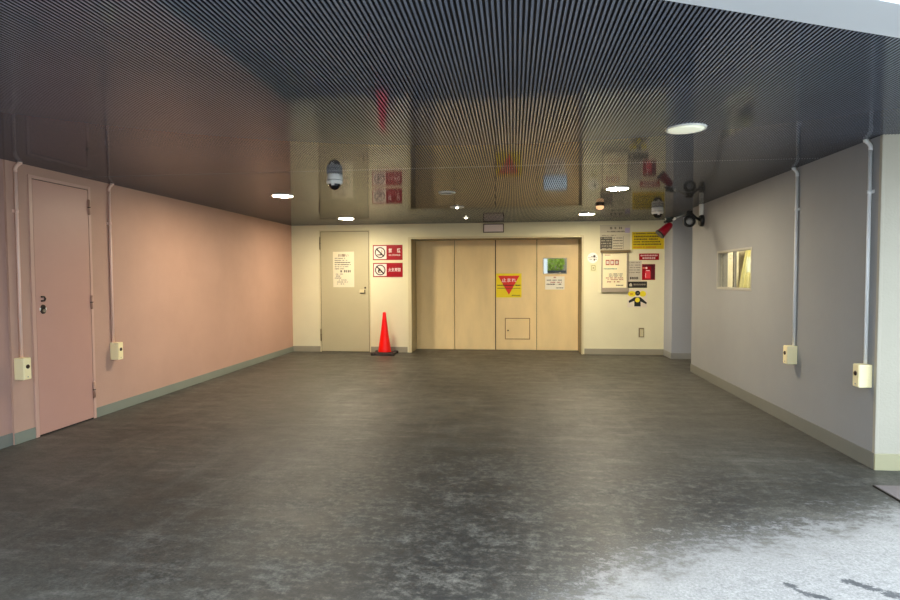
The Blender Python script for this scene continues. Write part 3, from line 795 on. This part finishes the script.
# mirror and notice on the right lift panel
yq = YD - 0.0002
t = thing('mirror', (0.75, yq, 1.398), 'small framed mirror on the right lift door panel', 'mirror')
def f(b):
    x0, x1, z0, z1, w_ = 0.533, 0.964, 1.398, 1.692, 0.012
    b.box(x0, x1, yq - 0.01, yq, z1 - w_, z1, M_alu, 0.002); b.box(x0, x1, yq - 0.01, yq, z0, z0 + w_, M_alu, 0.002)
    b.box(x0, x0 + w_, yq - 0.01, yq, z0 + w_, z1 - w_, M_alu, 0.002); b.box(x1 - w_, x1, yq - 0.01, yq, z0 + w_, z1 - w_, M_alu, 0.002)
one('frame', f, t)
one('mirror_glass', lambda b: b.box(0.543, 0.954, yq - 0.006, yq, 1.408, 1.682, M_mirror), t)
t = thing('lift_notice', (0.745, yq, 1.117), 'small white printed notice under the mirror', 'notice')
panel(t, 0.572, 0.921, 1.117, 1.357, yq, M_paperw, 0.0015, 'paper', 0)
def f(b):
    y = yq - 0.0022
    glyphs(b, 0.725, 0.77, 1.335, 0.026, y, M_inkred, 61, 1.0)
    glyphs(b, 0.60, 0.88, 1.287, 0.024, y, M_inkgrey, 62); glyphs(b, 0.67, 0.87, 1.248, 0.022, y, M_inkred, 63)
    glyphs(b, 0.60, 0.86, 1.212, 0.024, y, M_ink, 64); glyphs(b, 0.77, 0.90, 1.147, 0.017, y, M_ink, 65, 1.0)
f(Split(t))
# blank plate over the door
t = thing('blank_plate', (-0.345, Yw, 2.128), 'blank white plate in a brown frame above the lift door', 'plate')
def f(b):
    x0, x1, z0, z1, w_ = -0.528, -0.168, 2.128, 2.282, 0.014
    for q in ((x0, x1, z1 - w_, z1), (x0, x1, z0, z0 + w_), (x0, x0 + w_, z0 + w_, z1 - w_), (x1 - w_, x1, z0 + w_, z1 - w_)):
        b.box(q[0], q[1], Yw - 0.03, Yw, q[2], q[3], mat('brown_frame', (92, 66, 46), 0.5), 0.002)
one('frame', f, t)
one('plate', lambda b: b.box(-0.515, -0.181, Yw - 0.022, Yw, 2.141, 2.269, M_signw), t)
# round sticker and little square one right of the frame
t = thing('round_sticker', (1.358, Yw, 1.585), 'round white sticker right of the lift door frame', 'sticker')
one('disc', lambda b: circ(b, 1.358, 1.672, 0.09, Yw + 0.001, M_whitepl, 36, 0.004), t)
def f(b):
    y = Yw - 0.0035
    rect(b, 1.276, 1.43, 1.668, 1.676, y, M_inkgrey)
    circ(b, 1.385, 1.70, 0.02, y, M_ink); rect(b, 1.373, 1.395, 1.625, 1.655, y, M_ink)
    rect(b, 1.325, 1.37, 1.69, 1.70, y, M_inkgrey); rect(b, 1.40, 1.425, 1.64, 1.65, y, M_inkgrey); rect(b, 1.30, 1.35, 1.64, 1.648, y, M_inkgrey)
f(Split(t))
t = thing('square_sticker', (1.37, Yw, 1.435), 'small square sticker just below the round white sticker', 'sticker')
one('sheet', lambda b: rect(b, 1.315, 1.425, 1.435, 1.565, Yw + 0.001, mat('pale_green_paper', (232, 226, 178), 0.5), 0.002), t)
def f(b):
    y = Yw - 0.0025; m = mat('olive_ink', (176, 166, 110), 0.6)
    for q in ((1.335, 1.405, 1.535, 1.545), (1.335, 1.405, 1.455, 1.465), (1.335, 1.345, 1.465, 1.535), (1.395, 1.405, 1.465, 1.535)): rect(b, *q, y, m)
    rect(b, 1.358, 1.382, 1.485, 1.513, y, m)
one('printed_square', f, t)
# pale rules board, two sheets
t = thing('rules_board', (1.73, Yw, 1.80), 'pale notice board with a table, above the white poster case', 'notice board')
panel(t, 1.477, 1.985, 2.085, 2.235, Yw, M_board, 0.003, 'header_panel')
panel(t, 1.477, 1.985, 1.808, 2.078, Yw, M_board, 0.003, 'table_panel')
def f(b):
    y = Yw - 0.0036
    for k in range(3): glyphs(b, 1.645 + k * 0.075, 1.69 + k * 0.075, 2.178, 0.04, y, M_inkgrey, 70 + k, 1.0)
    rect(b, 1.60, 1.90, 2.113, 2.121, y, M_inkgrey); glyphs(b, 1.60, 1.9, 2.12, 0.022, y, M_inkgrey, 75)
    rect(b, 1.895, 1.975, 2.095, 2.18, y, M_lilac)
    glyphs(b, 1.50, 1.75, 2.055, 0.016, y, M_inkgrey, 76)
    dk = mat('table_dark', (96, 90, 78), 0.6)
    rect(b, 1.482, 1.685, 1.815, 2.03, y, dk)
    for i in range(5):
        z = 2.008 - i * 0.045
        glyphs(b, 1.50, 1.67, z, 0.016, y - 0.0015, M_board, 80 + i, 0.8)
        glyphs(b, 1.70, 1.86, z, 0.018, y, M_inkgrey if i % 2 == 0 else M_ink, 90 + i, 0.9)
    rect(b, 1.868, 1.873, 1.82, 2.04, y, M_inkgrey)
f(Split(t))
# poster case
t = thing('poster_case', (1.73, Yw, 1.082), 'shallow framed case with a white poster beneath the rules board', 'poster case')
def f(b):
    x0, x1, z0, z1 = 1.505, 1.945, 1.082, 1.755
    m = mat('case_frame', (176, 162, 142), 0.4, metal=0.3)
    b.box(x0, x1, Yw - 0.012, Yw, z0, z1, m, 0.002)
    b.box(x0, x0 + 0.015, Yw - 0.035, Yw - 0.01, z0, z1, m, 0.003); b.box(x1 - 0.018, x1, Yw - 0.035, Yw - 0.01, z0, z1, m, 0.003)
    b.box(x0, x1, Yw - 0.04, Yw - 0.01, z0, z0 + 0.07, m, 0.004)
one('case', f, t)
one('top_rail', lambda b: b.box(1.485, 1.985, Yw - 0.05, Yw, 1.757, 1.802, mat('rail_brown', (128, 108, 74), 0.45), 0.005), t)
one('poster', lambda b: b.box(1.522, 1.925, Yw - 0.016, Yw - 0.011, 1.155, 1.752, mat('poster_white', (252, 240, 200), 0.4)), t)
def f(b):
    y = Yw - 0.017
    glyphs(b, 1.56, 1.65, 1.718, 0.018, y, M_inkred, 100, 1.0)
    for k in range(3):
        x = 1.575 + k * 0.078
        rect(b, x, x + 0.064, 1.545, 1.635, y, mat('brick_red_ink', (182, 104, 84), 0.6))
        glyphs(b, x + 0.01, x + 0.054, 1.59, 0.05, y - 0.0015, M_paperw, 110 + k, 1.0)
    glyphs(b, 1.54, 1.76, 1.482, 0.022, y, mat('teal_ink', (110, 150, 130), 0.6), 104, 0.95)
    for i in range(3): glyphs(b, 1.63, 1.86, 1.395 - i * 0.022, 0.014, y, M_inkgrey, 120 + i)
    for i in range(2): glyphs(b, 1.58 + 0.03 * i, 1.87, 1.325 - i * 0.03, 0.018, y, M_inkred, 125 + i)
    glyphs(b, 1.60, 1.84, 1.258, 0.022, y, M_inkred, 130); glyphs(b, 1.75, 1.87, 1.197, 0.02, y, M_ink, 131, 1.0)
f(Split(t))
# yellow board with black text
t = thing('yellow_board', (2.27, Yw, 1.813), 'wide yellow board of black text in the upper right corner', 'sign')
panel(t, 2.015, 2.542, 1.813, 2.108, Yw, M_ochre, 0.004)
def f(b):
    y = Yw - 0.0046
    for i, (x0, x1, z, h, m) in enumerate(((2.04, 2.42, 2.078, 0.018, M_ink), (2.05, 2.46, 2.028, 0.028, M_ink), (2.05, 2.44, 1.982, 0.026, M_ink), (2.04, 2.48, 1.938, 0.024, M_ink), (2.04, 2.50, 1.895, 0.026, M_ink))):
        glyphs(b, x0, x1, z, h, y, m, 140 + i, 0.9)
    glyphs(b, 2.04, 2.42, 1.846, 0.024, y, mat('orange_ink', (214, 130, 30), 0.6), 147, 0.9)
f(Split(t))
# red strip
t = thing('red_strip_sign', (2.30, Yw, 1.63), 'narrow red sign with two white lines under the yellow board', 'sign')
panel(t, 2.135, 2.464, 1.628, 1.738, Yw, M_red, 0.003)
def f(b):
    y = Yw - 0.0036
    glyphs(b, 2.16, 2.44, 1.705, 0.026, y, M_signtxt, 151, 1.0); glyphs(b, 2.19, 2.41, 1.661, 0.032, y, M_signtxt, 152, 1.0)
f(Split(t))
# grey white leaflet
t = thing('paper_leaflet', (2.065, Yw, 1.27), 'pale grey leaflet between the poster case and the red picture', 'leaflet')
panel(t, 1.953, 2.178, 1.272, 1.615, Yw, mat('grey_paper', (206, 196, 176), 0.6), 0.0015, 'paper', 0)
def f(b):
    y = Yw - 0.0022
    for i in range(5): glyphs(b, 1.975, 2.155, 1.585 - i * 0.042, 0.016, y, M_inkgrey, 160 + i, 0.85)
    glyphs(b, 1.985, 2.14, 1.32, 0.042, y, M_ink, 166, 1.0)
f(Split(t))
# red extinguisher picture
t = thing('extinguisher_sign', (2.29, Yw, 1.285), 'square dark red sign showing a fire extinguisher', 'sign')
panel(t, 2.184, 2.402, 1.287, 1.558, Yw, M_red, 0.003)
def f(b):
    y = Yw - 0.0036; dk = mat('maroon_print', (96, 6, 28), 0.4); lt = mat('coral_print', (240, 62, 74), 0.4)
    rect(b, 2.335, 2.396, 1.30, 1.53, y, dk); rect(b, 2.19, 2.40, 1.515, 1.552, y, dk)
    b.poly([(2.235, 1.312), (2.325, 1.312), (2.325, 1.43), (2.31, 1.455), (2.25, 1.455), (2.235, 1.43)], y, lt)
    rect(b, 2.252, 2.31, 1.442, 1.454, y - 0.001, M_signtxt)
    circ(b, 2.257, 1.492, 0.017, y - 0.001, M_signtxt); rect(b, 2.19, 2.245, 1.485, 1.50, y, mat('peach_print', (250, 150, 110), 0.4))
    rect(b, 2.241, 2.249, 1.33, 1.40, y - 0.001, M_signtxt)
one('pictogram', f, t)
# black label and security sticker
t = thing('black_label', (2.11, Yw, 1.15), 'narrow black label with a small emblem beneath the leaflet', 'label')
panel(t, 1.953, 2.270, 1.152, 1.262, Yw, mat('label_black', (46, 42, 34), 0.45), 0.002)
def f(b):
    y = Yw - 0.0027
    one('emblem', lambda b: b.poly([(1.975, 1.178), (2.02, 1.178), (2.02, 1.215), (1.9975, 1.237), (1.975, 1.215)], y, M_board), t)
    glyphs(b, 2.045, 2.25, 1.21, 0.03, y, mat('label_grey', (168, 156, 138), 0.5), 171, 1.0)
f(Split(t))
t = thing('security_sticker', (2.11, Yw, 0.815), 'white and yellow sticker of a black figure with spread arms', 'sticker')
panel(t, 1.946, 2.272, 0.817, 1.138, Yw, mat('sticker_white', (236, 224, 204), 0.45), 0.002)
def f(b):
    y = Yw - 0.0028; bk = mat('figure_black', (20, 26, 22), 0.5); yl = mat('figure_yellow', (246, 226, 40), 0.5)
    circ(b, 2.02, 1.05, 0.068, y, yl, sz=0.72); circ(b, 2.20, 1.05, 0.055, y, yl, sz=0.9)
    rect(b, 1.985, 2.035, 1.035, 1.06, y - 0.001, mat('amber_ink', (214, 160, 30), 0.5))
    y -= 0.0012
    circ(b, 2.115, 1.062, 0.042, y, bk)
    b.poly([(2.06, 0.835), (2.165, 0.835), (2.165, 0.92), (2.26, 0.872), (2.268, 0.9), (2.165, 0.992), (2.06, 0.992), (1.965, 0.93), (1.972, 0.893), (2.06, 0.93)], y, bk)
    circ(b, 2.112, 0.945, 0.04, y - 0.001, yl); rect(b, 2.10, 2.135, 1.058, 1.07, y - 0.001, mat('visor_grey', (150, 150, 130), 0.5))
one('pictogram', f, t)
# wall outlet
t = thing('wall_outlet', (2.183, Yw, 0.30), 'small metal framed outlet plate low on the cream wall', 'outlet')
one('plate', lambda b: b.box(2.137, 2.227, Yw - 0.01, Yw, 0.305, 0.465, mat('outlet_frame', (140, 124, 92), 0.4, metal=0.4), 0.003), t)
one('socket', lambda b: b.box(2.156, 2.216, Yw - 0.013, Yw - 0.008, 0.318, 0.442, mat('outlet_face', (214, 202, 160), 0.4), 0.002), t)

# ------------------------------------------------------------------ mat at the right edge
t = one('floor_mat', lambda b: b.box(2.28, 3.5, 2.9, 3.885, 0.0, 0.010, M_black, 0.002))
mt = MB(); mt.box(2.287, 3.493, 2.907, 3.878, 0.009, 0.012, M_mat)
tag(t, 'grey floor mat with black edges by the pale wall end', 'mat')
t2 = mt.build('pile', t)

# ------------------------------------------------------------------ across the street, seen only in the mirror
b = MB(); b.box(-3, 9, -9.3, -9.0, 0, 1.55, M_gwall); b.box(-3, 9, -9.34, -8.96, 1.55, 1.68, M_cap, 0.01)
struct('wall_street', b, 'low block wall with dark coping across the street', 'wall')
b = MB(); b.box(1.2, 1.72, -8.9, -8.5, 0, 2.5, M_gatew, 0.02)
tag(b.build('gate_post'), 'white gate post across the street', 'post')
b = MB(); b.box(-6, 8, -11.9, -11.5, 0, 4.2, mat('house_wall', (132, 116, 92), 0.9, vary=0.15, vscale=1.0))
struct('wall_house', b, 'brown house wall behind the shrub across the street', 'wall')
sh = thing('street_shrub', (2.1, -10, 0), 'bright green shrub behind the wall across the street', 'shrub')
def f(b):
    r = random.Random(3)
    for i in range(900):
        a, u_, q_ = r.uniform(0, 2 * PI), r.uniform(-1, 1), r.uniform(0.75, 1)
        s_ = math.sqrt(1 - u_ * u_)
        c = Vector((2.1 + 0.62 * q_ * s_ * math.cos(a), -10 + 0.6 * q_ * s_ * math.sin(a), 2.15 + 0.75 * q_ * u_))
        d1_ = Vector((r.uniform(-1, 1), r.uniform(-1, 1), r.uniform(-1, 1))).normalized() * 0.09
        d2_ = d1_.orthogonal().normalized() * 0.045
        b.add([c - d1_, c + d2_, c + d1_, c - d2_], [(0, 1, 2, 3)], M_leaf)
me = one('foliage', f, sh)
one('trunk', lambda b: b.tube((2.1, -10, 0), (2.1, -10, 1.9), 0.06, 0.04, M_bark), sh)
